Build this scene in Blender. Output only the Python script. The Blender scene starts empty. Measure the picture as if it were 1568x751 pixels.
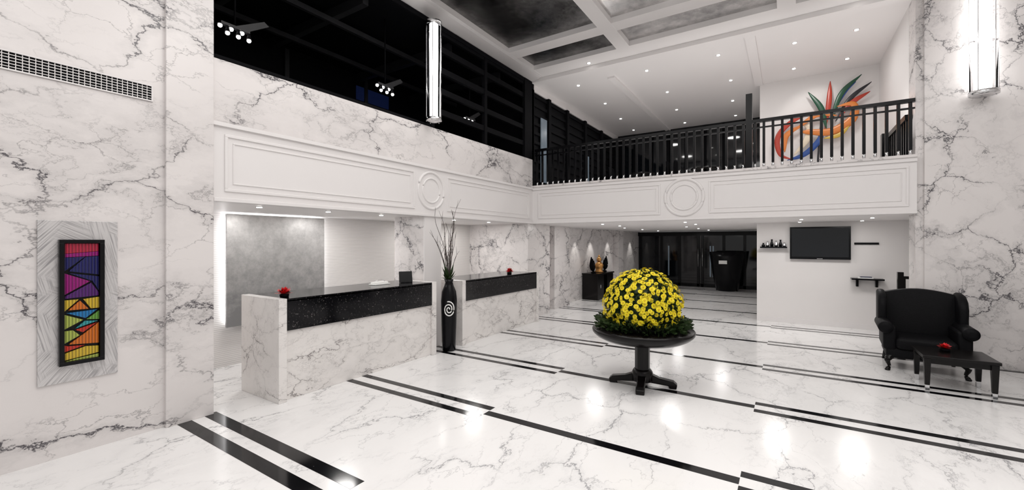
import bpy, bmesh, math, random
from mathutils import Vector, Matrix
random.seed(7)
LF = .50
scene = bpy.context.scene
try:
    scene.view_settings.view_transform = 'Standard'
    scene.view_settings.look = 'None'
except Exception as e:
    print(e)

# ------------------------------------------------------------------ materials
def newmat(name):
    m = bpy.data.materials.new(name); m.use_nodes = True
    nt = m.node_tree
    return m, nt, nt.nodes['Principled BSDF']
def N(nt, t, **kw):
    n = nt.nodes.new(t)
    for k, v in kw.items(): setattr(n, k, v)
    return n
def c4(c): return (c[0], c[1], c[2], 1)
def simple(name, col, rough=.5, metal=0, emit=None, es=0, spec=.5, noise=0.0, nscale=20, bump=0.0):
    m, nt, p = newmat(name)
    p.inputs['Base Color'].default_value = c4(col)
    p.inputs['Roughness'].default_value = rough
    p.inputs['Metallic'].default_value = metal
    p.inputs['Specular IOR Level'].default_value = spec
    if emit:
        p.inputs['Emission Color'].default_value = c4(emit)
        p.inputs['Emission Strength'].default_value = es
    g = N(nt, 'ShaderNodeNewGeometry')
    n = N(nt, 'ShaderNodeTexNoise'); n.inputs['Scale'].default_value = nscale; n.inputs['Detail'].default_value = 5
    nt.links.new(g.outputs['Position'], n.inputs['Vector'])
    if noise > 0:
        mx = N(nt, 'ShaderNodeMix', data_type='RGBA')
        mx.inputs[6].default_value = c4([max(0, x*(1-noise)) for x in col])
        mx.inputs[7].default_value = c4([min(1, x*(1+noise)) for x in col])
        nt.links.new(n.outputs['Fac'], mx.inputs[0])
        nt.links.new(mx.outputs[2], p.inputs['Base Color'])
    if bump > 0:
        b = N(nt, 'ShaderNodeBump'); b.inputs['Strength'].default_value = bump; b.inputs['Distance'].default_value = .01
        nt.links.new(n.outputs['Fac'], b.inputs['Height']); nt.links.new(b.outputs[0], p.inputs['Normal'])
    return m
def mrange(nt, src, a, b, c, d):
    r = N(nt, 'ShaderNodeMapRange'); r.clamp = True
    for i, v in enumerate((a, b, c, d)): r.inputs[i+1].default_value = v
    nt.links.new(src, r.inputs[0]); return r.outputs[0]
def mth(nt, op, a, b=None, clamp=False):
    n = N(nt, 'ShaderNodeMath', operation=op); n.use_clamp = clamp
    for i, x in enumerate((a, b)):
        if x is None: continue
        if isinstance(x, (int, float)): n.inputs[i].default_value = x
        else: nt.links.new(x, n.inputs[i])
    return n.outputs[0]
def marble(name, base, vein, sc=1.0, amt=1.0, rough=.12, mlo=.47, mhi=.6, rot=(.3, .5, .7), spec=.5, w=.012, soft=.14, dist=.75):
    m, nt, p = newmat(name)
    g = N(nt, 'ShaderNodeNewGeometry')
    mp = N(nt, 'ShaderNodeMapping'); mp.inputs['Rotation'].default_value = rot
    mp.inputs['Scale'].default_value = (sc, sc*.55, sc)
    nt.links.new(g.outputs['Position'], mp.inputs['Vector'])
    V = mp.outputs[0]
    nd = N(nt, 'ShaderNodeTexNoise'); nd.inputs['Scale'].default_value = 1.6; nd.inputs['Detail'].default_value = 8
    nd.inputs['Roughness'].default_value = .66
    nt.links.new(V, nd.inputs['Vector'])
    s1 = N(nt, 'ShaderNodeVectorMath', operation='SUBTRACT'); s1.inputs[1].default_value = (.5, .5, .5)
    nt.links.new(nd.outputs['Color'], s1.inputs[0])
    s2 = N(nt, 'ShaderNodeVectorMath', operation='SCALE'); s2.inputs['Scale'].default_value = dist
    nt.links.new(s1.outputs[0], s2.inputs[0])
    s3 = N(nt, 'ShaderNodeVectorMath', operation='ADD')
    nt.links.new(V, s3.inputs[0]); nt.links.new(s2.outputs[0], s3.inputs[1])
    P = s3.outputs[0]
    m1 = N(nt, 'ShaderNodeTexNoise'); m1.inputs['Scale'].default_value = 1.7; m1.inputs['Detail'].default_value = 4
    nt.links.new(V, m1.inputs['Vector'])
    vo = N(nt, 'ShaderNodeTexVoronoi', feature='DISTANCE_TO_EDGE'); vo.inputs['Scale'].default_value = 1.45
    nt.links.new(P, vo.inputs['Vector'])
    vv = mth(nt, 'ADD', mrange(nt, vo.outputs['Distance'], 0, w, 1, 0), mrange(nt, vo.outputs['Distance'], 0, w*6, soft, 0))
    v1 = mth(nt, 'MULTIPLY', vv, mrange(nt, m1.outputs['Fac'], mlo, mhi, 0.14, 1))
    vo2 = N(nt, 'ShaderNodeTexVoronoi', feature='DISTANCE_TO_EDGE'); vo2.inputs['Scale'].default_value = 3.6
    nt.links.new(P, vo2.inputs['Vector'])
    v3 = mth(nt, 'MULTIPLY', mrange(nt, vo2.outputs['Distance'], 0, w*1.6, .55, 0), mrange(nt, m1.outputs['Fac'], mlo+.05, mhi+.05, 0, 1))
    n2 = N(nt, 'ShaderNodeTexNoise'); n2.inputs['Scale'].default_value = 1.3; n2.inputs['Detail'].default_value = 8
    n2.inputs['Roughness'].default_value = .6; n2.inputs['Distortion'].default_value = .3
    nt.links.new(P, n2.inputs['Vector'])
    ab = mth(nt, 'ABSOLUTE', mth(nt, 'SUBTRACT', n2.outputs['Fac'], .5))
    r2 = mrange(nt, ab, 0, .007, .45, 0)
    so = mrange(nt, ab, 0, .10, soft, 0)
    m2 = N(nt, 'ShaderNodeTexNoise'); m2.inputs['Scale'].default_value = .9; m2.inputs['Detail'].default_value = 3
    of = N(nt, 'ShaderNodeVectorMath', operation='ADD'); of.inputs[1].default_value = (11, 5, 3)
    nt.links.new(V, of.inputs[0]); nt.links.new(of.outputs[0], m2.inputs['Vector'])
    mk2 = mrange(nt, m2.outputs['Fac'], mlo, mhi+.04, 0.08, 1)
    v2 = mth(nt, 'MULTIPLY', mth(nt, 'ADD', r2, so), mk2)
    fo = mth(nt, 'MULTIPLY', mth(nt, 'ADD', mth(nt, 'ADD', v1, v2), v3, True), amt)
    mx = N(nt, 'ShaderNodeMix', data_type='RGBA')
    mx.inputs[6].default_value = c4(base); mx.inputs[7].default_value = c4(vein)
    nt.links.new(fo, mx.inputs[0]); nt.links.new(mx.outputs[2], p.inputs['Base Color'])
    p.inputs['Roughness'].default_value = rough
    p.inputs['Specular IOR Level'].default_value = spec
    return m

M_wall = marble('marble_wall', (.78, .745, .735), (.055, .05, .06), 1.0, .95, .24, .40, .56, w=.015, soft=.18)
M_cnt = marble('marble_counter', (.84, .81, .79), (.14, .12, .12), 1.5, .85, .15, .42, .58, (.9, .2, 1.4), w=.014)
M_floor = marble('marble_floor', (.89, .88, .875), (.15, .15, .17), .9, .72, .17, .42, .58, (.1, .2, .5), w=.011, soft=.14, spec=.4)
M_white = simple('white_plaster', (.80, .775, .765), .55, noise=.015, nscale=3)
M_ceil = simple('ceiling_paint', (.82, .795, .79), .6, noise=.01, nscale=2)
M_trim = simple('trim_paint', (.80, .775, .77), .4, noise=.01, nscale=4)
M_black = simple('black_lacquer', (.003, .003, .004), .25, noise=.3, nscale=8, spec=.2)
M_blackm = simple('black_matte', (.003, .003, .004), .7, noise=.3, nscale=8, spec=.08)
M_beam = simple('dark_beam', (.02, .02, .022), .4, noise=.3, nscale=8, spec=.3)
M_wood = simple('ebony_wood', (.004, .003, .003), .25, noise=.4, nscale=15, spec=.25)
M_leather = simple('black_fabric', (.004, .004, .005), .55, noise=.4, nscale=60, bump=.2, spec=.12)
M_chrome = simple('chrome', (.75, .75, .76), .15, 1, noise=.03)
M_gold = simple('bronze_gold', (.55, .28, .09), .35, .8, noise=.2)
M_glassd = simple('dark_glass', (.004, .005, .007), .05, noise=.4, nscale=2)
M_blue = simple('blue_dark_window', (.005, .008, .03), .2, emit=(.05, .09, .35), es=.05, noise=.5, nscale=3)
M_greyw = simple('grey_window', (.12, .15, .18), .2, emit=(.4, .5, .6), es=.08, noise=.5, nscale=3)
M_lamp = simple('lamp_glow', (1, 1, 1), .4, emit=(1, .97, .92), es=14)
M_tube = simple('tube_glow', (1, 1, 1), .4, emit=(1, .98, .96), es=5.5)
M_led = simple('led_strip', (1, 1, 1), .4, emit=(.95, .97, 1), es=12)
M_red = simple('red_petal', (.65, .01, .015), .5, noise=.3, nscale=40)
M_yel = simple('yellow_petal', (.98, .78, .02), .6, noise=.12, nscale=30)
M_yelc = simple('yellow_center', (.62, .38, .01), .7, noise=.2, nscale=30)
M_leaf = simple('dark_leaf', (.015, .035, .006), .55, noise=.5, nscale=25)
M_twig = simple('dry_twig', (.07, .055, .05), .8, noise=.3, nscale=25)
M_cream = simple('cream_board', (.9, .9, .88), .5, noise=.02)

def granite(name, scale, thr):
    m, nt, p = newmat(name)
    g = N(nt, 'ShaderNodeNewGeometry')
    n = N(nt, 'ShaderNodeTexNoise'); n.inputs['Scale'].default_value = scale; n.inputs['Detail'].default_value = 4
    n.inputs['Roughness'].default_value = .7
    nt.links.new(g.outputs['Position'], n.inputs['Vector'])
    f = mrange(nt, n.outputs['Fac'], thr, thr+.08, 0, 1)
    mx = N(nt, 'ShaderNodeMix', data_type='RGBA')
    mx.inputs[6].default_value = (.003, .003, .004, 1); mx.inputs[7].default_value = (.12, .11, .11, 1)
    nt.links.new(f, mx.inputs[0]); nt.links.new(mx.outputs[2], p.inputs['Base Color'])
    p.inputs['Roughness'].default_value = .10; p.inputs['Specular IOR Level'].default_value = .35
    return m
M_gran = granite('black_granite', 45, .60)
M_band = granite('black_marble_band', 14, .66)

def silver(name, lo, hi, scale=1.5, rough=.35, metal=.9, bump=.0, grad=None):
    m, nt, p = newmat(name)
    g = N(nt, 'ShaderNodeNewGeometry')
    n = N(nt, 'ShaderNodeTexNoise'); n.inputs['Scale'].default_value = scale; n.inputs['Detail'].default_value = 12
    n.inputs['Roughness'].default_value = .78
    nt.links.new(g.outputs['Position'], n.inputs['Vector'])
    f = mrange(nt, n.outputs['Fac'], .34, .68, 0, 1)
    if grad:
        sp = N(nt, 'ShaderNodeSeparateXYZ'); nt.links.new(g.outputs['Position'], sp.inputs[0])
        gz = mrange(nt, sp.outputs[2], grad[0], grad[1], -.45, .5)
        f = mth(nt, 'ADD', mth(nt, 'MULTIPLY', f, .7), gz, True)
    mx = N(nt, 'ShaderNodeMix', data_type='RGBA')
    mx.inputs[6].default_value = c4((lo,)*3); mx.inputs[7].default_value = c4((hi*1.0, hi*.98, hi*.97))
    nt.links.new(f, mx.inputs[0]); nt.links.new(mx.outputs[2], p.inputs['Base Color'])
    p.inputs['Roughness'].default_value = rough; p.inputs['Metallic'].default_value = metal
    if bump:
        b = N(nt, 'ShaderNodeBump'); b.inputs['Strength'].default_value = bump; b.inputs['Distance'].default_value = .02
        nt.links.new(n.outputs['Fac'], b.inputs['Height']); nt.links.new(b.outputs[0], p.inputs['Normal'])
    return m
M_silvRefl = silver('silver_leaf_dark_refl', .01, .42, 1.3, .2, .95, .4)  # same leaf with a dark reflection painted into its base colour
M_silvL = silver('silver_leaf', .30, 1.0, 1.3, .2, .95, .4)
M_silvP = silver('silver_wall_panel', .32, .68, 6, .38, .45, .15, (.4, 2.3))  # brighter towards the top: light from above painted into the colour

def etched():
    m, nt, p = newmat('etched_aluminium')
    g = N(nt, 'ShaderNodeNewGeometry')
    def streak(ang):
        mp0 = N(nt, 'ShaderNodeMapping'); mp0.inputs['Rotation'].default_value = (ang, 0, 0)
        nt.links.new(g.outputs['Position'], mp0.inputs['Vector'])
        mp = N(nt, 'ShaderNodeMapping'); mp.inputs['Scale'].default_value = (1, 3, 90)
        nt.links.new(mp0.outputs[0], mp.inputs['Vector'])
        n = N(nt, 'ShaderNodeTexNoise'); n.inputs['Scale'].default_value = 1.2; n.inputs['Detail'].default_value = 5; n.inputs['Distortion'].default_value = .25
        nt.links.new(mp.outputs[0], n.inputs['Vector']); return mrange(nt, n.outputs['Fac'], .45, .68, 0, 1)
    nn = N(nt, 'ShaderNodeTexNoise'); nn.inputs['Scale'].default_value = 3.0; nn.inputs['Detail'].default_value = 1
    nt.links.new(g.outputs['Position'], nn.inputs['Vector'])
    k1 = mrange(nt, nn.outputs['Fac'], .46, .54, 0, 1)
    nn2 = N(nt, 'ShaderNodeTexNoise'); nn2.inputs['Scale'].default_value = 3.5
    of = N(nt, 'ShaderNodeVectorMath', operation='ADD'); of.inputs[1].default_value = (3, 7, 9); nt.links.new(g.outputs['Position'], of.inputs[0]); nt.links.new(of.outputs[0], nn2.inputs['Vector'])
    k2 = mrange(nt, nn2.outputs['Fac'], .46, .54, 0, 1)
    a, b_, c = streak(.5), streak(-.9), streak(1.35)
    def mixf(k, x, y):
        q = N(nt, 'ShaderNodeMix'); nt.links.new(k, q.inputs[0]); nt.links.new(x, q.inputs[2]); nt.links.new(y, q.inputs[3]); return q.outputs[0]
    f = mixf(k2, mixf(k1, a, b_), c)
    mx = N(nt, 'ShaderNodeMix', data_type='RGBA')
    mx.inputs[6].default_value = (.66, .645, .645, 1); mx.inputs[7].default_value = (.33, .32, .33, 1)
    nt.links.new(f, mx.inputs[0]); nt.links.new(mx.outputs[2], p.inputs['Base Color'])
    p.inputs['Metallic'].default_value = .3; p.inputs['Roughness'].default_value = .3
    return m
M_etch = etched()
def ribbed(name, col, direction, scale, strength=.6, emit=0, rough=.3):
    m, nt, p = newmat(name)
    g = N(nt, 'ShaderNodeNewGeometry')
    w = N(nt, 'ShaderNodeTexWave', wave_type='BANDS', bands_direction=direction)
    w.inputs['Scale'].default_value = scale
    nt.links.new(g.outputs['Position'], w.inputs['Vector'])
    b = N(nt, 'ShaderNodeBump'); b.inputs['Strength'].default_value = strength; b.inputs['Distance'].default_value = .006
    nt.links.new(w.outputs['Fac'], b.inputs['Height']); nt.links.new(b.outputs[0], p.inputs['Normal'])
    mx = N(nt, 'ShaderNodeMix', data_type='RGBA')
    k = .82 if direction == 'Z' else .45
    mx.inputs[6].default_value = c4([x*k for x in col]); mx.inputs[7].default_value = c4(col)
    nt.links.new(w.outputs['Fac'], mx.inputs[0]); nt.links.new(mx.outputs[2], p.inputs['Base Color'])
    p.inputs['Roughness'].default_value = rough
    return m
M_rib = ribbed('ribbed_wallcover', (.84, .81, .79), 'Z', 12, .3, rough=.6)

def glassclear():
    m, nt, p = newmat('clear_glass')
    p.inputs['Transmission Weight'].default_value = 1; p.inputs['Roughness'].default_value = .03
    p.inputs['IOR'].default_value = 1.1
    n = N(nt, 'ShaderNodeTexNoise'); n.inputs['Scale'].default_value = 4
    r = mrange(nt, n.outputs['Fac'], 0, 1, .02, .06); nt.links.new(r, p.inputs['Roughness'])
    return m
M_glass = glassclear()

# ------------------------------------------------------------------ builder
class MB:
    def __init__(s, name, mats):
        s.name = name; s.mats = mats if isinstance(mats, list) else [mats]; s.bm = bmesh.new()
    def face(s, vs, m=0, smooth=False):
        try:
            f = s.bm.faces.new(vs); f.material_index = m; f.smooth = smooth; return f
        except ValueError: return None
    def box(s, x0, x1, y0, y1, z0, z1, m=0):
        v = [s.bm.verts.new((x, y, z)) for x in (x0, x1) for y in (y0, y1) for z in (z0, z1)]
        for q in ((0,1,3,2),(4,6,7,5),(0,4,5,1),(2,3,7,6),(0,2,6,4),(1,5,7,3)):
            s.face([v[i] for i in q], m)
        return v
    def prism(s, pts, axis, a, b, m=0, smooth=False):
        def mk(p, t):
            return {'x': (t, p[0], p[1]), 'y': (p[0], t, p[1]), 'z': (p[0], p[1], t)}[axis]
        A = [s.bm.verts.new(mk(p, a)) for p in pts]; B = [s.bm.verts.new(mk(p, b)) for p in pts]
        s.face(A, m); s.face(B[::-1], m)
        n = len(pts)
        for i in range(n): s.face([A[i], B[i], B[(i+1) % n], A[(i+1) % n]], m, smooth)
        return A+B
    def lathe(s, cx, cy, prof, seg=32, m=0, smooth=True, axis='z', cz=0):
        rings = []
        for r, z in prof:
            ring = []
            for k in range(seg):
                a = 2*math.pi*k/seg; c, q = r*math.cos(a), r*math.sin(a)
                if axis == 'z': co = (cx+c, cy+q, cz+z)
                elif axis == 'y': co = (cx+c, cy+z, cz+q)
                else: co = (cx+z, cy+c, cz+q)
                ring.append(s.bm.verts.new(co))
            rings.append(ring)
        for i in range(len(rings)-1):
            for k in range(seg):
                s.face([rings[i][k], rings[i][(k+1) % seg], rings[i+1][(k+1) % seg], rings[i+1][k]], m, smooth)
        s.face(rings[0][::-1], m); s.face(rings[-1], m)
    def tube(s, path, rad, seg=8, m=0, closed=False, flat=None):
        path = [Vector(p) for p in path]; n = len(path); rings = []
        if not isinstance(rad, (list, tuple)): rad = [rad]*n
        up = Vector((0, 0, 1))
        for i, p in enumerate(path):
            if closed: t = path[(i+1) % n]-path[i-1]
            else: t = path[min(i+1, n-1)]-path[max(i-1, 0)]
            t.normalize()
            if flat: u = Vector((0, 1, 0))
            else: u = up if abs(t.dot(up)) < .95 else Vector((0, 1, 0))
            a = t.cross(u).normalized(); b = t.cross(a).normalized()
            ring = []
            for k in range(seg):
                an = 2*math.pi*k/seg
                off = (a*math.cos(an)+b*math.sin(an))*rad[i]
                if flat: off = Vector((off.x*flat[0], off.y*flat[1], off.z*flat[2]))
                ring.append(s.bm.verts.new(p+off))
            rings.append(ring)
        L = n if closed else n-1
        for i in range(L):
            A, B = rings[i], rings[(i+1) % n]
            for k in range(seg): s.face([A[k], A[(k+1) % seg], B[(k+1) % seg], B[k]], m, True)
        if not closed: s.face(rings[0][::-1], m); s.face(rings[-1], m)
    def ball(s, c, r, m=0, sc=(1, 1, 1), u=16, v=10):
        mt = Matrix.Translation(c) @ Matrix.Diagonal((r*sc[0], r*sc[1], r*sc[2], 1))
        g = bmesh.ops.create_uvsphere(s.bm, u_segments=u, v_segments=v, radius=1, matrix=mt)
        for vt in g['verts']:
            for f in vt.link_faces: f.material_index = m; f.smooth = True
    def done(s, loc=(0, 0, 0), rz=0, bevel=0, seg=2, parent=None, smooth=False, recalc=True):
        if recalc: bmesh.ops.recalc_face_normals(s.bm, faces=s.bm.faces)
        me = bpy.data.meshes.new(s.name); s.bm.to_mesh(me); s.bm.free()
        for m in s.mats: me.materials.append(m)
        o = bpy.data.objects.new(s.name, me); scene.collection.objects.link(o)
        o.location = loc; o.rotation_euler = (0, 0, rz)
        if smooth:
            for p in me.polygons: p.use_smooth = True
        if bevel:
            b = o.modifiers.new('bevel', 'BEVEL'); b.width = bevel; b.segments = seg; b.limit_method = 'ANGLE'
            b.angle_limit = math.radians(40)
        if parent: o.parent = parent
        return o
def empty(name, loc, rz=0):
    e = bpy.data.objects.new(name, None); scene.collection.objects.link(e)
    e.location = loc; e.rotation_euler = (0, 0, rz); e.empty_display_size = .1
    return e
def bez(pts, n=14):
    P = [Vector(p) for p in pts]; P = [P[0]*2-P[1]]+P+[P[-1]*2-P[-2]]; out = []
    segs = len(P)-3
    for i in range(segs):
        for k in range(n):
            t = k/n; a, b, c, d = P[i:i+4]
            out.append(.5*((2*b)+(c-a)*t+(2*a-5*b+4*c-d)*t*t+(-a+3*b-3*c+d)*t**3))
    out.append(P[-2]); return out

XW = -4.95; YB = 8.5; YP = 8.6
# ------------------------------------------------------------------ floor
b = MB('floor', [M_floor, M_band])
b.box(-8.2, 7.2, -4, 18.4, -.2, 0)
rows = [1.85, 3.52, 5.2, 6.92, 8.62, 10.3, 12.0, 13.7, 15.4, 17.0]
def strip(x0, x1, y0, y1):
    b.box(x0, x1, y0, y1, -.002, .0015, 1)
for y in rows:
    big = .06 if y < 2 else .045
    for c in (y+.115, y-.115):
        strip(-4.95 if y < 10 else -5.2, -2.6, c-big, c+big)
        if y < 10.9: strip(-.3, 7, c-big, c+big)
    strip(-2.6, -.3, y-.05, y+.05)
b.done()

# ------------------------------------------------------------------ walls
b = MB('wall_left', [M_wall, M_blackm]); b.box(XW-.2, XW, -4, 1.985, 0, 5.7); b.done()
b = MB('wall_left_pilaster', M_wall); b.box(XW-.05, XW+.045, 1.588, 1.985, 0, 5.7); b.done(bevel=.004)
b = MB('wall_recess_side', M_rib); b.box(-6.8, XW-.2, 1.8, 1.985, 0, 2.17); b.done()
b = MB('wall_reception_back', M_rib); b.box(-6.85, -6.65, 1.8, 8.6, 0, 2.17); b.done()
b = MB('wall_recess_end', M_wall); b.box(-6.65, XW, 8.32, 8.5, 0, 2.17); b.box(-5.35, XW+.02, 8.26, 8.52, 0, 2.17); b.done()
b = MB('wall_left_lintel', [M_trim, M_wall])
b.box(-8.2, XW, 1.985, 8.5, 2.17, 2.98, 0); b.box(-8.2, XW, 1.985, 8.5, 2.98, 3.65, 1)
b.box(XW-.02, XW+.03, 1.985, 8.5, 2.955, 2.995, 0)
b.done()
b = MB('wall_reception_pier', [M_wall, M_trim])
b.box(-5.65, XW-.02, 5.02, 5.42, 0, 2.17, 0); b.box(XW-.02, XW, 5.02, 5.42, 0, 2.17, 1); b.done()
# dark upper gallery (left)
b = MB('wall_gallery_dark', [M_blackm, M_blue, M_beam, M_greyw])
b.box(-8.2, -8.0, 1.985, 8.5, 3.65, 5.6); b.box(-8.2, XW-.2, 1.785, 1.985, 3.65, 5.6)
b.box(-8.2, XW-.02, 8.4, 8.6, 3.65, 5.6); b.box(-8.2, XW-.02, 1.985, 8.5, 5.45, 5.7)
for y0, y1, z0, z1 in ((7.2, 8.3, 4.0, 4.6), (6.0, 6.9, 4.9, 5.2), (3.0, 3.5, 4.75, 4.80)):
    b.box(-7.99, -7.97, y0, y1, z0, z1, 1)
for y in (2.9, 4.1, 6.0, 7.6): b.box(-8.0, -5.3, y, y+.10, 5.30, 5.45, 2)
for x in (-6.1, -7.2): b.box(x, x+.06, 2.0, 8.4, 5.22, 5.30, 2)
for y in (2.6, 4.4, 6.2): b.box(-7.98, -7.94, y, y+.08, 3.66, 5.4, 2)
b.box(-8.0, XW-.02, 2.0, 8.4, 3.655, 3.665, 0)
b.done()
b = MB('gallery_screen_frame', [M_blackm, M_blue])
b.box(XW-.08, XW-.01, 8.18, 8.5, 3.652, 5.45)
for z in (3.98, 4.34, 4.7, 5.06, 5.36): b.box(XW-.1, XW-.04, 5.25, 8.2, z-.05, z+.05)
b.box(XW-.1, XW-.02, 5.18, 5.28, 3.652, 5.45); b.box(XW-.1, XW-.03, 6.7, 6.78, 3.652, 5.45)
b.box(XW-.06, XW-.02, 2.0, 8.2, 5.37, 5.45); b.box(XW-.06, XW-.02, 2.0, 5.2, 3.652, 3.7)
b.done()
b = MB('trim_cove', M_trim)
pts = [(XW-.02, 5.45)]+[(XW+.3*math.sin(a*math.pi/16), 5.6-.15*math.cos(a*math.pi/16)) for a in range(9)]+[(XW-.02, 5.7)]
b.prism([(p[0], p[1]) for p in pts], 'y', -4, 8.5, 0, True); b.done()

# ---- balcony slab
b = MB('wall_balcony', [M_trim, M_wall])
b.box(XW-.05, 1.59, YB, YB+.2, 2.17, 3.0, 0)
b.box(XW, 1.59, YB-.05, YB+.2, 3.0, 3.04, 1); b.box(XW, 1.59, YB-.025, YB+.02, 2.94, 3.0, 0)
b.done()
b = MB('floor_mezzanine', [M_ceil]); b.box(-5.5, 3.7, YB+.2, 18.3, 2.17, 3.0, 0); b.done()
# moldings
b = MB('trim_1', M_trim)
def frameL(y0, y1, z0, z1, t=.03, d=.018):
    for a in ((y0, y1, z0, z0+t), (y0, y1, z1-t, z1), (y0, y0+t, z0+t, z1-t), (y1-t, y1, z0+t, z1-t)):
        b.box(XW-.005, XW+d, *a)
for y0, y1 in ((2.10, 4.80), (5.56, 8.35)):
    frameL(y0, y1, 2.28, 2.88, .03, .016); frameL(y0+.08, y1-.08, 2.36, 2.80, .015, .01)
def ring(b, c, r, tr, axis):
    p = []
    for k in range(48):
        a = 2*math.pi*k/48
        p.append((c[0], c[1]+r*math.cos(a), c[2]+r*math.sin(a)) if axis == 'x' else (c[0]+r*math.cos(a), c[1], c[2]+r*math.sin(a)))
    b.tube(p, tr, 8, 0, True)
for r, t in ((.30, .022), (.20, .016)): ring(b, (XW+.002, 5.18, 2.6), r, t, 'x')
b.box(XW-.02, XW+.035, 1.99, 8.5, 2.17, 2.21)
b.done(bevel=.004)
b = MB('trim_2', M_trim)
def frameB(x0, x1, z0, z1, t=.03, d=.018):
    for x_0, x_1, z_0, z_1 in ((x0, x1, z0, z0+t), (x0, x1, z1-t, z1), (x0, x0+t, z0+t, z1-t), (x1-t, x1, z0+t, z1-t)):
        b.box(x_0, x_1, YB-d, YB+.005, z_0, z_1)
for x0, x1 in ((-4.8, -2.08), (-1.22, 1.5)):
    frameB(x0, x1, 2.28, 2.88, .03, .016); frameB(x0+.08, x1-.08, 2.36, 2.80, .015, .01)
for r, t in ((.34, .030), (.235, .022)): ring(b, (-1.65, YB-.002, 2.6), r, t, 'y')
b.box(XW, 1.59, YB-.035, YB+.02, 2.17, 2.21)
b.done(bevel=.004)

# ---- right pillar / walls
b = MB('wall_right_pillar', M_wall)
b.box(1.59, 7.2, YP, YP+.4, 0, 5.7); b.box(1.68, 3.0, YP-.05, YP+.1, 0, 5.7); b.done(bevel=.004)
b = MB('wall_right', M_white); b.box(7.0, 7.2, -4, 8.6, 0, 5.7); b.done()
b = MB('wall_tv', M_white); b.box(-.59, 3.7, 11.0, 11.2, 0, 2.17); b.done()
b = MB('baseboard_tv', M_trim); b.box(-.59, 3.5, 10.98, 11.0, 0, .1); b.done()
b = MB('wall_stair_side', M_white); b.box(3.5, 3.7, 8.9, 11.0, 0, 2.17); b.done()
b = MB('wall_corridor_right', M_white); b.box(-.59, -.4, 11.2, 18.2, 0, 2.17); b.done()
b = MB('wall_corridor_left', M_wall); b.box(-5.5, -5.3, 8.5, 18.2, 0, 2.17); b.done()
for y0, y1, x1 in ((8.52, 9.35, XW), (9.9, 10.8, -5.1), (14.9, 15.4, -5.1)):
    b = MB('wall_corridor_pilaster', M_wall); b.box(-5.3, x1, y0, y1, 0, 2.17); b.done(bevel=.004)
# far doors
b = MB('door_1', [M_glassd, M_black, M_greyw, M_chrome])
b.box(-5.3, -.6, 18.0, 18.1, 0, 2.16, 0)
for x in (-5.25, -4.4, -3.7, -3.0, -2.85, -2.1, -1.4, -.75): b.box(x, x+.09, 17.93, 18.0, 0, 2.15, 1)
b.box(-5.3, -.6, 17.92, 18.0, 2.0, 2.16, 1); b.box(-5.3, -.6, 17.93, 18.0, 0, .12, 1)
for x in (-2.95, -2.8): b.lathe(x, 17.9, [(.012, .8), (.012, 1.5)], 8, 3)
for x in (-4.1, -2.55, -2.45): b.box(x, x+.05, 17.98, 17.995, .4, 1.6, 2)
b.done()

# ---- mezzanine upper walls
b = MB('wall_mezzanine_left', [M_blackm, M_greyw, M_trim])
b.box(-5.3, -5.06, 8.5, 14.6, 3.0, 5.3, 0); b.box(-5.3, -5.02, 8.5, 14.6, 5.3, 5.46, 2)
for z in [3.2+.22*i for i in range(10)]: b.box(-5.06, -5.02, 8.6, 14.6, z, z+.07, 0)
for y in (8.5, 9.35, 10.4, 11.6, 12.9, 14.2): b.box(-5.06, -4.97, y, y+.12, 3.0, 5.3, 0)
b.box(-5.02, -5.0, 9.0, 9.3, 3.2, 4.75, 1); b.box(-5.02, -5.0, 11.75, 11.95, 3.2, 4.3, 1)
b.done()
b = MB('wall_mezzanine_back', [M_glassd, M_blackm])
b.box(-5.3, -.4, 14.6, 14.8, 3.0, 5.5, 0)
for i in range(9): b.box(-5+i*.55, -4.92+i*.55, 14.5, 14.6, 3.0, 5.4, 1)
b.done()
b = MB('wall_mezzanine_art', M_white); b.box(-.56, 1.79, 11.6, 11.8, 3.0, 5.5); b.done()
b = MB('wall_mezzanine_corner', M_white); b.box(-.56, -.4, 11.8, 14.6, 3.0, 5.5); b.done()
b = MB('wall_mezzanine_right', M_white); b.box(1.59, 1.79, 9.0, 11.6, 3.0, 5.5); b.done()

# ------------------------------------------------------------------ ceilings
b = MB('ceiling', [M_ceil, M_silvRefl, M_silvL])
b.box(-5.0, 7.2, -4, 8.6, 5.68, 5.9, 0)
xs = [(-4.65, -2.8), (-2.55, -.15), (.1, 2.3), (2.55, 4.75)]
ys = [(-.4, 1.8), (2.1, 4.35), (4.65, 7.05), (7.35, 8.05)]
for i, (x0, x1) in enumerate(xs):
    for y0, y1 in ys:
        b.box(x0, x1, y0, y1, 5.6, 5.69, 1 if i == 0 else 2)  # left column takes the painted dark reflection, the rest the lighter leaf
edgesx = [(-4.95, -4.65), (-2.8, -2.55), (-.15, .1), (2.3, 2.55), (4.75, 7.2)]
for x0, x1 in edgesx: b.box(x0, x1, -4, 8.6, 5.5, 5.69, 0)
for y0, y1 in ((-4, -.4), (1.8, 2.1), (4.35, 4.65), (7.05, 7.35), (8.05, 8.6)): b.box(-4.95, 7.2, y0, y1, 5.502, 5.69, 0)
b.done()
b = MB('ceiling_mezzanine', M_ceil)
b.box(-5.3, 3.7, 8.6, 14.8, 5.46, 5.7)
b.box(-.66, -.5, 8.6, 11.6, 5.43, 5.47); b.box(-3.4, -3.25, 9.2, 14.6, 5.42, 5.47); b.box(-5.0, 1.6, 8.5, 8.7, 5.42, 5.6)
b.done()
b = MB('recessed_downlights', [M_lamp, M_chrome])
def dl(x, y, z, r=.030):
    b.lathe(x, y, [(r*1.35, z-.008), (r*1.35, z-.002)], 16, 1); b.lathe(x, y, [(r, z-.014), (r, z-.006)], 16, 0)
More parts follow.
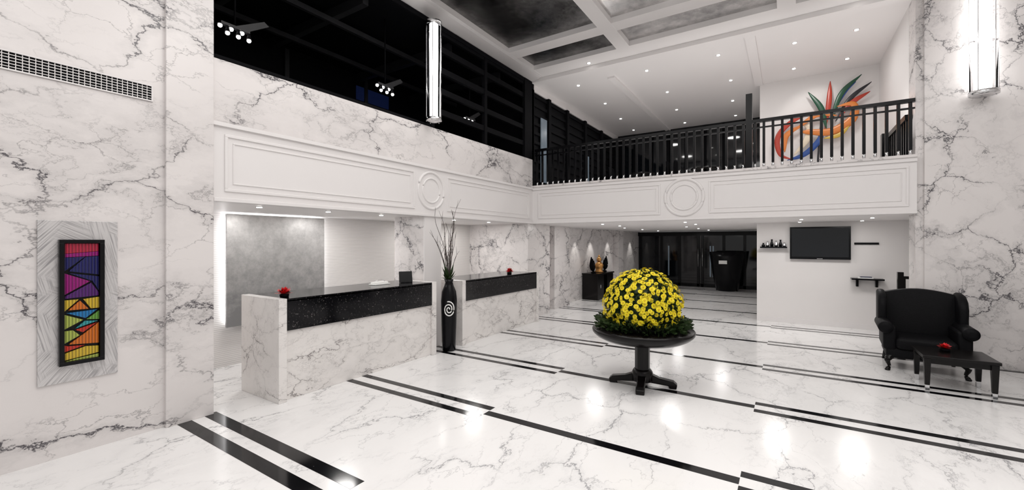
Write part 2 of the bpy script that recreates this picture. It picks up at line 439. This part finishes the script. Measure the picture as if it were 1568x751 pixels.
for x in (-4.2, -2.6, -1.2):
    for y in (9.3, 10.9, 12.5, 14.0): dl(x+.1*math.sin(y*3), y, 5.46)
for x in (.1, 1.0):
    for y in (9.5, 10.9): dl(x, y, 5.46)
for x in (-3.5, .9): dl(x, 8.35, 5.502, .03)
for y in (2.6, 3.5, 4.4, 6.1, 7.2): dl(-5.25, y, 2.17, .03)
for x in (-3.6, -1.8, .2, 1.2):
    for y in (9.4, 10.6): dl(x, y, 2.17, .026)
for x in (-4.0, -2.3):
    for y in (12.2, 14, 16): dl(x, y, 2.17, .026)
b.done()

# ------------------------------------------------------------------ reception
def counter(name, y0, y1, h):
    b = MB(name, [M_cnt, M_gran])
    xf = -4.6
    b.box(-5.42, xf, y0, y0+.09, 0, h, 0)
    b.box(-5.42, xf-.02, y1-.09, y1, 0, h, 0)
    b.box(xf-.12, xf-.06, y0+.09, y1-.09, 0, h-.36, 0)
    b.box(xf-.13, xf-.03, y0+.09, y1-.09, h-.36, h-.02, 1)
    b.box(-5.40, xf-.03, y0+.09, y1-.09, h-.04, h-.005, 1)
    b.box(-5.40, xf-.12, y0+.09, y1-.09, .70, .74, 1)
    return b.done(bevel=.004)
counter('reception_counter', 2.48, 4.95, 1.13)
counter('reception_counter', 5.56, 8.22, 1.10)
b = MB('silver_wall_panel', [M_silvP, M_led])
b.box(-6.57, -6.53, 2.80, 4.28, .56, 2.145, 0); b.box(-6.65, -6.57, 2.88, 4.20, .64, 2.05, 0)
b.box(-6.64, -6.61, 2.84, 2.86, .62, 2.1, 1); b.box(-6.64, -6.61, 4.22, 4.24, .62, 2.1, 1); b.box(-6.64, -6.61, 2.88, 4.20, 2.07, 2.09, 1)
b.done()
def redflower(loc, s=.08):
    b = MB('red_flower_arrangement', [M_red, M_leaf, M_blackm])
    b.lathe(0, 0, [(.03, 0), (.045, .0), (.05, .03), (.04, .035)], 16, 2)
    for i in range(60):
        a = random.uniform(0, 6.28); e = random.uniform(.1, 1.4); L = s*random.uniform(.7, 1.1)
        d = Vector((math.cos(a)*math.cos(e), math.sin(a)*math.cos(e), math.sin(e)*.8)); sd = Vector((-math.sin(a), math.cos(a), 0))*L*.25
        c = Vector((0, 0, .035)); vs = [c, c+d*L*.6+sd, c+d*L, c+d*L*.6-sd]
        b.face([b.bm.verts.new(v) for v in vs], 1 if i % 7 == 0 else 0)
    b.done(loc=loc, recalc=False)
redflower((-4.80, 2.65, 1.126), .10); redflower((-4.8, 7.3, 1.096), .11)
b = MB('desk_sign', [M_black, M_cream])
b.box(-.05, .05, -.09, .09, 0, .012); b.prism([(-.02, .012), (.02, .012), (-.02, .17), (-.035, .17)], 'y', -.1, .1, 0); b.done(loc=(-4.95, 4.62, 1.126), rz=-.5)
b = MB('guest_tray', [M_cream, M_chrome]); b.box(-.07, .07, -.14, .14, 0, .015); b.box(-.05, .05, -.12, .12, .015, .04); b.tube(bez([(0, -.1, .04), (.0, 0, .07), (0, .1, .04)], 4), .006, 6, 1); b.done(loc=(-5.05, 4.2, 1.126), bevel=.003)

# tall vase with twigs
e = empty('floor_vase', (-4.60, 5.22, 0))
b = MB('vase_body', [M_black, M_cream])
b.lathe(0, 0, [(.095, 0), (.105, .01), (.11, .15), (.125, .6), (.13, .8), (.115, .95), (.075, 1.05), (.06, 1.10), (.075, 1.15), (.06, 1.15), (.05, 1.08)], 32, 0)
sp = []
for k in range(46):
    a = k*.32; r = .012+.085*(k/45)
    x = r*math.cos(a); z = .68+r*math.sin(a)*1.3
    an = math.radians(-50)+x/.128
    sp.append((.128*math.cos(an), .128*math.sin(an), z))
b.tube(sp, .010, 6, 1); b.done(parent=e)
b = MB('twigs', [M_twig, M_leaf])
for i in range(18):
    a = random.uniform(0, 6.28); sp_ = random.uniform(.05, .34); h = random.uniform(1.6, 2.5)
    p = bez([(0, 0, 1.05), (sp_*.3*math.cos(a), sp_*.3*math.sin(a), 1.05+(h-1.05)*.45), (sp_*.8*math.cos(a+.3), sp_*.8*math.sin(a+.3), 1.05+(h-1.05)*.8), (sp_*math.cos(a), sp_*math.sin(a), h)], 5)
    p = [Vector((max(v.x, -.28), v.y, v.z)) for v in p]
    b.tube(p, [.007*(1-.8*k/len(p)) for k in range(len(p))], 5, 0)
    for k in range(4, len(p)-1, 4):
        q = p[k]; a2 = random.uniform(0, 6.28); d = Vector((math.cos(a2)*.05, math.sin(a2)*.05, .13))
        b.tube([q, q+d*.5, q+d], [.003, .0025, .001], 4, 0)
for i in range(26):
    a = random.uniform(0, 6.28); c = Vector((0, 0, 1.12)); d = Vector((math.cos(a)*.12, math.sin(a)*.12, random.uniform(.05, .32))); sd = Vector((-math.sin(a), math.cos(a), 0))*.03
    b.face([b.bm.verts.new(v) for v in (c, c+d*.5+sd, c+d, c+d*.5-sd)], 1)
b.done(parent=e, recalc=False)

# ------------------------------------------------------------------ wall art, vent
b = MB('glass_mosaic_artwork', [M_etch, M_black])
cols = {'crim': (.62, .03, .08), 'navy': (.02, .02, .16), 'mag': (.42, .01, .25), 'pur': (.12, .02, .22), 'yel': (.90, .62, .05), 'grn': (.20, .50, .08), 'blu': (.02, .25, .62), 'org': (.9, .22, .02), 'red': (.75, .04, .02), 'lime': (.55, .65, .12), 'blk': (.01, .01, .01), 'cya': (.05, .45, .5)}
keys = list(cols)
for k in keys: b.mats.append(ribbed('mosaic_'+k, [c*.8 for c in cols[k]], 'Y', 16, .8))
b.box(XW, XW+.02, .774, 1.25, .61, 1.925, 0)
y0, y1, z0, z1 = .885, 1.155, .75, 1.77
X1 = XW+.02
for a in ((y0, y1, z0, z0+.03), (y0, y1, z1-.03, z1), (y0, y0+.03, z0+.03, z1-.03), (y1-.03, y1, z0+.03, z1-.03)): b.box(X1, X1+.05, *a, 1)
b.box(X1, X1+.012, y0+.03, y1-.03, z0+.03, z1-.03, 1)
iy0, iy1, iz0, iz1 = y0+.03, y1-.03, z0+.03, z1-.03
def tile(k, pts):
    cx = sum(p[0] for p in pts)/len(pts); cy = sum(p[1] for p in pts)/len(pts)
    pp = [(cx+(p[0]-cx)*.955, cy+(p[1]-cy)*.955) for p in pts]
    b.prism([(iy0+(iy1-iy0)*p[0], iz1-(iz1-iz0)*p[1]/100) for p in pp], 'x', X1+.011, X1+.032, 2+keys.index(k))
tile('crim', [(0, 0), (1, 0), (1, 7), (0, 9)]); tile('mag', [(0, 9), (1, 7), (1, 11), (0, 12)])
tile('navy', [(0, 12), (.6, 11.5), (0, 24)]); tile('navy', [(.6, 11.5), (1, 11), (1, 28), (.1, 24)])
tile('mag', [(0, 25), (.75, 33), (0, 44)]); tile('navy', [(.1, 25), (1, 29), (1, 42), (.8, 33)])
tile('pur', [(0, 45), (.77, 34), (1, 43), (1, 46), (0, 47)])
tile('yel', [(0, 48), (.42, 48), (0, 58)]); tile('yel', [(.52, 48), (1, 47), (1, 57), (.75, 57)]); tile('org', [(.44, 49), (.7, 57), (.1, 57)])
tile('blu', [(.05, 59), (.95, 58), (.6, 65)]); tile('grn', [(1, 59), (1, 67), (.62, 66)]); tile('lime', [(0, 60), (.55, 66), (0, 73)])
tile('cya', [(.58, 67), (.98, 68), (.3, 73)]); tile('lime', [(0, 74), (.25, 74), (.45, 79), (0, 85)])
tile('org', [(1, 69), (1, 88), (.1, 86), (.55, 78)]); tile('red', [(.95, 69.5), (.3, 74), (.52, 77)])
tile('red', [(.0, 86), (.1, 87), (.6, 88), (0, 92)]); tile('yel', [(0, 93), (.6, 89), (1, 90), (1, 96), (.0, 99)])
tile('lime', [(.3, 98.5), (1, 97), (1, 100), (0, 100)])
b.done(bevel=.002)
b = MB('air_vent', [M_trim, M_blackm])
b.box(XW+.0005, XW+.004, -.6, 1.50, 3.05, 3.2, 1)
for a in ((-.6, 1.5, 3.05, 3.061), (-.6, 1.5, 3.189, 3.2), (1.489, 1.5, 3.061, 3.189)): b.box(XW+.0005, XW+.015, *a, 0)
for i in range(5): b.box(XW+.001, XW+.010, -.6, 1.49, 3.076+i*.023, 3.081+i*.023, 0)
for i in range(60): b.box(XW+.001, XW+.007, -.58+i*.0345, -.575+i*.0345, 3.06, 3.19, 0)
b.done()

# sconces
def sconce(x, y, z0, z1, r=.12, wall=None):
    e = empty('tube_wall_sconce', (x, y, 0))
    b = MB('glow_tube', M_tube); b.lathe(0, 0, [(r*.5, z0+.06), (r*.5, z1-.06)], 20); b.done(parent=e)
    b = MB('metal_fittings', M_chrome)
    for za, zb in ((z0, z0+.07), (z1-.07, z1)):
        b.lathe(0, 0, [(r*.5, za), (r*1.08, za+.01), (r*1.08, zb-.01), (r*.5, zb)], 24)
    for k in range(5):
        a = k*2*math.pi/5+.3; b.lathe(r*.98*math.cos(a), r*.98*math.sin(a), [(.006, z0), (.006, z1)], 6)
    for z in (z0+.15, z1-.15):
        if wall == 'x': b.box(-.17, -.05, -.015, .015, z-.02, z+.02)
        else: b.box(-.015, .015, .05, .17, z-.02, z+.02)
    b.done(parent=e)
    b = MB('glass_cover', M_glass); b.lathe(0, 0, [(r, z0+.02), (r, z1-.02)], 32)
    o = b.done(parent=e)
sconce(-4.78, 5.06, 3.68, 5.30, .12, 'x')
sconce(2.24, 8.38, 3.75, 5.35, .14, 'y')

# spotlight clusters in dark gallery
for Y in (2.49, 4.77, 7.0):
    b = MB('gallery_spotlight_cluster', [M_blackm, M_lamp, M_beam])
    b.lathe(0, 0, [(.012, .1), (.012, 1.175)], 8, 0)
    b.box(-.03, .03, -.16, .16, .05, .08, 2); b.prism([(-.02, .08), (.15, .08), (.42, .26), (.36, .30)], 'x', -.06, -.03, 2)
    for k in range(6):
        y = -.15+k*.06+(.01 if k % 2 else -.01); z = (-1)**k*.030
        b.lathe(0, y, [(.012, .06), (.03, .015+z)], 12, 0); b.ball((0, y, z), .024, 1, u=12, v=8)
    b.done(loc=(-5.6, Y, 4.27))

# ------------------------------------------------------------------ round table + flowers
TX, TY = -1.5, 5.25
e = empty('round_pedestal_table', (TX, TY, 0))
b = MB('top', M_wood)
b.lathe(0, 0, [(.3, .55), (.48, .565), (.55, .60), (.585, .63), (.60, .65), (.605, .68), (.59, .70), (.2, .70)], 64); b.done(parent=e)
b = MB('pedestal', M_wood)
b.prism([(.09*math.cos(math.pi/4*k+.39), .09*math.sin(math.pi/4*k+.39)) for k in range(8)], 'z', .1, .57)
b.lathe(0, 0, [(.2, .575), (.17, .54), (.105, .50), (.105, .48)], 32); b.lathe(0, 0, [(.10, .2), (.12, .17), (.13, .12), (.13, .06)], 24)
b.done(parent=e, bevel=.005)
b = MB('feet', M_wood)
for k in range(4):
    a = math.radians(12+90*k)
    before = set(b.bm.verts)
    b.prism([(.05, .05), (.30, .03), (.31, 0), (.39, 0), (.40, .05), (.36, .085), (.2, .11), (.05, .17)], 'y', -.05, .05)
    bmesh.ops.rotate(b.bm, verts=[v for v in b.bm.verts if v not in before], cent=(0, 0, 0), matrix=Matrix.Rotation(a, 3, 'Z'))
b.done(parent=e, bevel=.012, seg=3)

b = MB('chrysanthemum_arrangement', [M_leaf, M_yel, M_yelc, M_blackm])
b.lathe(0, 0, [(.30, .0), (.40, .005), (.42, .05), (.38, .05)], 40, 3)
b.ball((0, 0, .27), .40, 0, (1, 1, .66), 32, 20); b.ball((0, 0, .29), .395, 0, (1, 1, .95), 32, 20)
for v in b.bm.verts:
    if v.co.z < .003: v.co.z = .003
def leaf(c, d, L, w, m=0):
    d = d.normalized(); s_ = d.cross(Vector((random.uniform(-1, 1), random.uniform(-1, 1), random.uniform(-1, 1)))).normalized()*w
    up = d.cross(s_).normalized()*w*.3
    vs = [c, c+d*L*.45+s_, c+d*L], [c, c+d*L, c+d*L*.45-s_+up]
    for q in vs: b.face([b.bm.verts.new((v.x, v.y, max(.006, v.z))) for v in q], m)
for i in range(2300):
    a = random.uniform(0, 6.28)
    if i % 2:
        r = random.uniform(.36, .54); c = Vector((r*math.cos(a), r*math.sin(a), random.uniform(.01, .12))); d = Vector((math.cos(a), math.sin(a), random.uniform(.0, .7)))
        leaf(c, d, .06, .02)
    else:
        zz = random.uniform(-.55, 1); q = math.sqrt(1-zz*zz); d = Vector((q*math.cos(a), q*math.sin(a), zz)); leaf(Vector((0, 0, .27))+d*.385, d+Vector((random.uniform(-.8, .8),)*3), .08, .02)
nf = 640; ga = math.pi*(3-math.sqrt(5))
for i in range(nf):
    zz = 1-1.42*(i+.5)/nf; q = math.sqrt(max(0, 1-zz*zz)); a = ga*i+random.uniform(-.14, .14)
    if random.random() < .06: continue
    d = Vector((q*math.cos(a), q*math.sin(a), zz)); R = random.uniform(.42, .475)
    c = Vector((0, 0, .27))+Vector((d.x*R, d.y*R, d.z*R*.97))
    n = (d+Vector((random.uniform(-.4, .4), random.uniform(-.4, .4), random.uniform(-.2, .4)))).normalized()
    u = n.orthogonal().normalized(); w = n.cross(u); fr = random.uniform(.026, .038)
    for lay, (rr, up, np_) in enumerate(((1, .15, 11), (.65, .45, 8))):
        for k in range(np_):
            t = 2*math.pi*(k+.5*lay)/np_; dt = .36
            def pt(r, tt, h): return c+(u*math.cos(tt)+w*math.sin(tt))*fr*r+n*fr*h
            vs = [pt(.1, t, .1), pt(rr*.7, t-dt*.75, up*.7), pt(rr, t, up), pt(rr*.7, t+dt*.75, up*.7)]
            b.face([b.bm.verts.new(v) for v in vs], 1)
    vs = [b.bm.verts.new(c+(u*math.cos(t*1.047)+w*math.sin(t*1.047))*fr*.24+n*fr*.45) for t in range(6)]; b.face(vs, 2)
b.done(loc=(TX, TY, .70), recalc=False)

# ------------------------------------------------------------------ wingback armchair
def armchair(loc, rz):
    e = empty('wingback_armchair', loc, rz)
    b = MB('frame', M_leather)
    b.box(-.40, .40, -.36, .32, .17, .31)
    for sx in (-1, 1):
        x0, x1 = sorted((sx*.29, sx*.43)); b.box(x0, x1, -.37, .30, .28, .60)
    b.done(parent=e, bevel=.03, seg=3, smooth=True)
    b = MB('seat_cushion', M_leather); b.box(-.30, .30, -.41, .22, .30, .46); b.done(parent=e, bevel=.05, seg=4, smooth=True)
    b = MB('back', M_leather)
    pts = [(-.34, .28), (.34, .28), (.38, .6), (.43, .98)]+[(.42-.84*k/10, 1.0+.075*math.sin(math.pi*k/10)) for k in range(11)]+[(-.43, .98), (-.38, .6)]
    vs = b.prism(pts, 'y', .17, .32)
    for v in vs: v.co.y += (v.co.z-.28)*.13
    b.done(parent=e, bevel=.045, seg=4, smooth=True)
    for i, sx in enumerate((-1, 1)):
        b = MB('wing_%d' % (i+1), M_leather)
        x0, x1 = sorted((sx*.36, sx*.46))
        b.prism([(.38, .55), (-.02, .56), (.0, .70), (-.02, .84), (.03, .96), (.16, 1.03), (.40, 1.05)], 'x', x0, x1); b.done(parent=e, bevel=.04, seg=3, smooth=True)
        b = MB('arm_roll_%d' % (i+1), M_leather)
        b.lathe(sx*.405, 0, [(.03, -.42), (.075, -.41), (.082, -.39), (.082, .22), (.07, .25)], 24, axis='y', cz=.585); b.done(parent=e)
        b = MB('legs_%d' % (i+1), M_wood)
        b.tube(bez([(sx*.34, -.31, .20), (sx*.385, -.36, .14), (sx*.365, -.345, .06), (sx*.385, -.375, .014)], 5), [.045, .045, .042, .040, .038, .034, .03, .026, .023, .021, .02, .02, .022, .026, .028, .024], 10)
        b.lathe(sx*.385, -.375, [(.028, 0), (.032, .012), (.02, .03)], 12)
        b.tube([(sx*.34, .28, .19), (sx*.36, .33, .10), (sx*.37, .38, .012)], [.035, .026, .02], 8); b.lathe(sx*.37, .38, [(.022, 0), (.022, .02)], 10); b.done(parent=e)
armchair((1.55, 8.03, 0), math.radians(-4))
armchair((2.90, 7.36, 0), math.radians(-90))

b = MB('coffee_table', [M_wood, M_chrome])
b.box(-.32, .32, -.29, .29, .385, .42); b.box(-.28, .28, -.25, .25, .32, .385)
for sx in (-1, 1):
    for sy in (-1, 1):
        for (za, zb, ra, rb, m) in ((.385, .07, .032, .022, 0), (.07, 0, .023, .020, 1)):
            cx, cy = sx*.275, sy*.245
            A = [b.bm.verts.new((cx+i*ra, cy+j*ra, za)) for i, j in ((-1, -1), (1, -1), (1, 1), (-1, 1))]
            B = [b.bm.verts.new((cx+i*rb, cy+j*rb, zb)) for i, j in ((-1, -1), (1, -1), (1, 1), (-1, 1))]
            b.face(A, m); b.face(B, m)
            for k in range(4): b.face([A[k], B[k], B[(k+1) % 4], A[(k+1) % 4]], m)
b.done(loc=(1.65, 7.13, 0), bevel=.005)
redflower((1.60, 7.22, .42), .08)

# ------------------------------------------------------------------ TV wall items
b = MB('wall_television', [M_black, M_glassd, M_chrome])
b.box(.03, 1.06, 10.91, 10.97, 1.39, 2.07, 0); b.box(.06, 1.03, 10.905, 10.911, 1.44, 2.04, 1); b.box(.3, .8, 10.965, 11.0, 1.5, 1.9, 0); b.box(.5, .6, 10.903, 10.91, 1.40, 1.41, 2)
b.done(bevel=.006)
b = MB('wall_shelf', [M_black, M_cream, M_chrome]); b.box(-.52, -.02, 10.82, 11.0, 1.62, 1.65, 0); b.box(1.06, 1.56, 10.78, 11.0, 1.0, 1.03, 0); b.box(1.14, 1.18, 10.9, 11.0, .86, 1.0, 0); b.box(1.44, 1.48, 10.9, 11.0, .86, 1.0, 0)
b.box(1.12, 1.5, 10.97, 11.0, 1.70, 1.74, 0); b.done(bevel=.003)
b = MB('shelf_ornaments', [M_black, M_chrome, M_cream])
for i, (x, h) in enumerate(((-.46, .08), (-.38, .12), (-.30, .16), (-.22, .13), (-.14, .15), (-.07, .09))):
    b.lathe(x, 10.9, [(.03, 1.65), (.034, 1.65+h*.4), (.015, 1.65+h*.7), (.02, 1.65+h)], 12, i % 2)
b.done()
b = MB('magazine', [M_cream, M_blue]); b.box(1.16, 1.4, 10.83, 10.96, 1.03, 1.05); b.box(1.2, 1.38, 10.84, 10.95, 1.05, 1.065, 1); b.done()
b = MB('stair_handrail', M_wood)
b.box(1.66, 2.9, 10.0, 10.07, 1.10, 1.15)
for i in range(9): b.box(1.70+i*.14, 1.73+i*.14, 10.02, 10.05, 0, 1.10)
b.box(1.62, 1.70, 9.99, 10.08, 0, 1.22); b.done(bevel=.004)

# ------------------------------------------------------------------ corridor items
b = MB('console_table', [M_wood, M_chrome])
b.box(-5.28, -4.75, 12.05, 13.45, .76, .80); b.box(-5.27, -4.78, 12.08, 12.6, 0, .76); b.box(-5.27, -4.78, 12.9, 13.42, .0, .76); b.box(-5.2, -4.85, 12.6, 12.9, .1, .14)
b.box(-4.79, -4.77, 12.3, 12.36, .35, .45, 1); b.box(-4.79, -4.77, 13.1, 13.16, .35, .45, 1)
b.done(bevel=.005)
b = MB('figurine_sculpture', [M_gold, M_blackm])
b.lathe(0, 0, [(.13, 0), (.14, .03), (.10, .06), (.12, .14), (.14, .22), (.09, .30), (.045, .33)], 20, 0); b.ball((0, 0, .40), .075, 0, (1, .9, 1.15)); b.lathe(0, 0, [(.03, .46), (.035, .5), (.008, .55)], 10, 0)
b.done(loc=(-5.0, 12.75, .80))
for yy, sgn in ((12.3, -1), (13.2, 1)):
    b = MB('leaf_sculpture', [M_blackm, M_gold])
    b.lathe(0, 0, [(.08, 0), (.08, .03), (.03, .05)], 16, 0)
    for j in range(3):
        p = bez([(0, 0, .03), (0, sgn*(.04+.05*j), .2), (0, sgn*(.10*j-.02), .38+.06*j)], 8)
        b.tube(p, [.012+.06*abs(math.sin(math.pi*k/(len(p)-1)))**1.2 for k in range(len(p))], 10, 0)
    b.done(loc=(-5.0, yy, .80))
b = MB('black_planter', [M_black, M_cream])
b.lathe(0, 0, [(.34, 0), (.36, .02), (.46, .5), (.55, 1.15), (.58, 1.40), (.53, 1.40), (.50, 1.1)], 40, 0); b.lathe(0, 0, [(.50, 1.32), (.1, 1.34)], 40, 0)
b.box(-.2, .06, -.575, -.54, .98, 1.10, 1); b.done(loc=(-1.85, 17.1, 0))

# ------------------------------------------------------------------ railing
b = MB('balcony_railing', [M_black, M_chrome])
YR = 8.6
def railsec(x0, x1):
    b.box(x0, x1, YR-.035, YR+.035, 3.84, 3.895); b.box(x0, x1, YR-.015, YR+.015, 3.74, 3.765)
    n = int((x1-x0)/.135)
    for i in range(n+1):
        x = x0+.05+(x1-x0-.1)*i/n
        b.box(x-.02, x+.02, YR-.02, YR+.02, 3.13, 3.84, 0); b.lathe(x, YR, [(.02, 3.04), (.02, 3.14)], 10, 1)
railsec(-4.93, -.62); railsec(-.54, 1.585)
b.box(-.63, -.53, YR-.05, YR+.05, 3.04, 4.36)
b.done()
b = MB('stair_railing', M_black)
b.box(1.5, 1.58, 8.75, 10.5, 3.62, 3.70)
for i in range(12): b.box(1.52, 1.56, 8.8+i*.15, 8.84+i*.15, 3.0, 3.62)
b.box(1.45, 1.58, 10.3, 10.45, 3.0, 3.75)
b.done()

# mezzanine lounge chairs
def dchair(x, y, rz):
    b = MB('dining_chair', [M_blackm, M_wood])
    b.box(-.24, .24, -.22, .22, .40, .48, 0)
    vs = b.box(-.24, .24, .18, .23, .48, 1.02, 0)
    for v in vs: v.co.y += max(0, v.co.z-.48)*.15
    for sx in (-.20, .20):
        for sy in (-.19, .19): b.box(sx-.02, sx+.02, sy-.02, sy+.02, 0, .42, 1)
    b.done(loc=(x, y, 3.0), rz=rz, bevel=.01)
for x in (-3.6, -1.9):
    b = MB('dining_table', [M_wood]); b.lathe(0, 0, [(.36, .72), (.37, .74), (.36, .76)], 32, 0); b.lathe(0, 0, [(.2, 0), (.2, .03), (.04, .05), (.04, .72)], 16, 0); b.done(loc=(x, 12.6, 3.0))
    dchair(x-.68, 12.6, math.pi/2); dchair(x+.68, 12.6, -math.pi/2)

# colourful sculpture on mezzanine wall
def sc(u, v): return (.6+(u-1258)*.0115, 11.45, 1.75+(374-v)*.0141)
SC = [simple('enamel_'+n, c, .3, noise=.15, nscale=6) for n, c in (('green', (.01, .07, .035)), ('red', (.42, .04, .02)), ('blue', (.02, .07, .28)), ('orange', (.65, .2, .04)), ('black', (.015, .015, .02)), ('cream', (.72, .62, .48)), ('yellow', (.6, .40, .06)))]
b = MB('abstract_wall_sculpture', SC)
bl = [(0, .055, [(1266, 200), (1258, 168), (1238, 140)]), (1, .05, [(1264, 200), (1270, 160), (1272, 128)]), (0, .05, [(1272, 195), (1288, 150), (1318, 125)]),
      (4, .045, [(1280, 190), (1302, 158), (1332, 138)]), (1, .055, [(1270, 172), (1222, 178), (1190, 202), (1192, 232), (1212, 243)]),
      (3, .085, [(1225, 200), (1240, 202), (1275, 205), (1304, 190), (1306, 168), (1282, 168)]), (2, .06, [(1204, 243), (1232, 236), (1256, 215), (1258, 192)]),
      (5, .07, [(1215, 236), (1235, 215), (1240, 195), (1225, 185)]), (6, .045, [(1262, 215), (1285, 212), (1300, 200)]), (3, .06, [(1200, 230), (1202, 205), (1225, 190)]),
      (1, .05, [(1285, 185), (1304, 165), (1330, 152)]), (2, .04, [(1276, 175), (1295, 145), (1310, 134)]), (3, .05, [(1212, 200), (1250, 178), (1282, 182)])]
for i, (m, w, pts) in enumerate(bl):
    p = bez([Vector(sc(*q))+Vector((0, .02*((i % 4)-2), 0)) for q in pts], 8); n = len(p)-1
    b.tube(p, [max(.006, w*math.sin(math.pi*(k+.3)/(n+.6))**.8) for k in range(n+1)], 12, m, flat=(1, .28, 1))
b.tube([(.55, 11.45, 3.0), (.55, 11.5, 3.6), (.6, 11.5, 4.3)], .02, 8, 4); b.lathe(.55, 11.42, [(.15, 3.0), (.15, 3.03)], 20, 4)
b.done()

# ------------------------------------------------------------------ lights
def area(name, loc, size, power, rot=(0, 0, 0), col=(1, .975, .95), shape='DISK', sy=None):
    l = bpy.data.lights.new(name, 'AREA'); l.energy = power*LF; l.size = size; l.color = col; l.shape = shape
    if sy: l.size_y = sy
    o = bpy.data.objects.new(name, l); scene.collection.objects.link(o); o.location = loc; o.rotation_euler = rot; return o
def spot(name, loc, tgt, power, ang=50, blend=.6, r=.03, col=(1, .97, .92)):
    l = bpy.data.lights.new(name, 'SPOT'); l.energy = power; l.spot_size = math.radians(ang); l.spot_blend = blend; l.shadow_soft_size = r; l.color = col
    o = bpy.data.objects.new(name, l); scene.collection.objects.link(o); o.location = loc
    o.rotation_euler = (Vector(tgt)-Vector(loc)).to_track_quat('-Z', 'Y').to_euler(); return o
for x in (-3.6, -1.3, 1.2, 3.6):  # area lights added under the ceiling as soft fill, no known fixtures
    for y in (.7, 3.2): area('ceiling_fill', (x, y, 5.48), 2.0, 88 if x > -3 else 56)
for x in (-3.6, -1.3, 1.2): area('ceiling_fill', (x, 5.6, 5.48), 1.5, 42)  # further added overhead fill
for y in (3.0, 4.2, 6.3, 7.5): area('reception_lamp', (-5.9, y, 2.15), .35, 20)
for x in (-4.0, -2.2, -.2, 1.0): area('lobby_lamp', (x, 9.9, 2.15), .4, 20)
for x, y in ((-3.2, 12.5), (-3.2, 15.5), (-1.6, 13.5)): area('corridor_lamp', (x, y, 2.15), .35, 16)
for x, y in ((-3.6, 10), (-1.6, 10), (-3.6, 12.6), (-1.6, 12.6), (.5, 10)): area('mezzanine_lamp', (x, y, 5.38), .4, 26)
for y in (11.6, 12.75, 14.3, 16.8): spot('niche_spot', (-5.0, y, 2.14), (-5.28, y, .6), 26, 55)
spot('art_spot', (.5, 10.3, 5.4), (.55, 11.6, 4.3), 20, 70)
for x in (-3.5, -1.2, 1.0): area('ledge_uplight', (x, 8.95, 3.3), .4, 18, (math.pi, 0, 0))

w = bpy.data.worlds.new('World'); scene.world = w; w.use_nodes = True
bg = w.node_tree.nodes['Background']; bg.inputs[0].default_value = (1, .985, .975, 1); bg.inputs[1].default_value = .52

# ------------------------------------------------------------------ camera
cam = bpy.data.cameras.new('camera'); co = bpy.data.objects.new('camera', cam); scene.collection.objects.link(co)
co.location = (0, 0, 1.75); co.rotation_euler = (math.radians(90), 0, math.radians(32.97))
cam.sensor_width = 36; cam.lens = 36*652/1568; cam.shift_y = -4.5/1568; cam.clip_start = .05
scene.camera = co
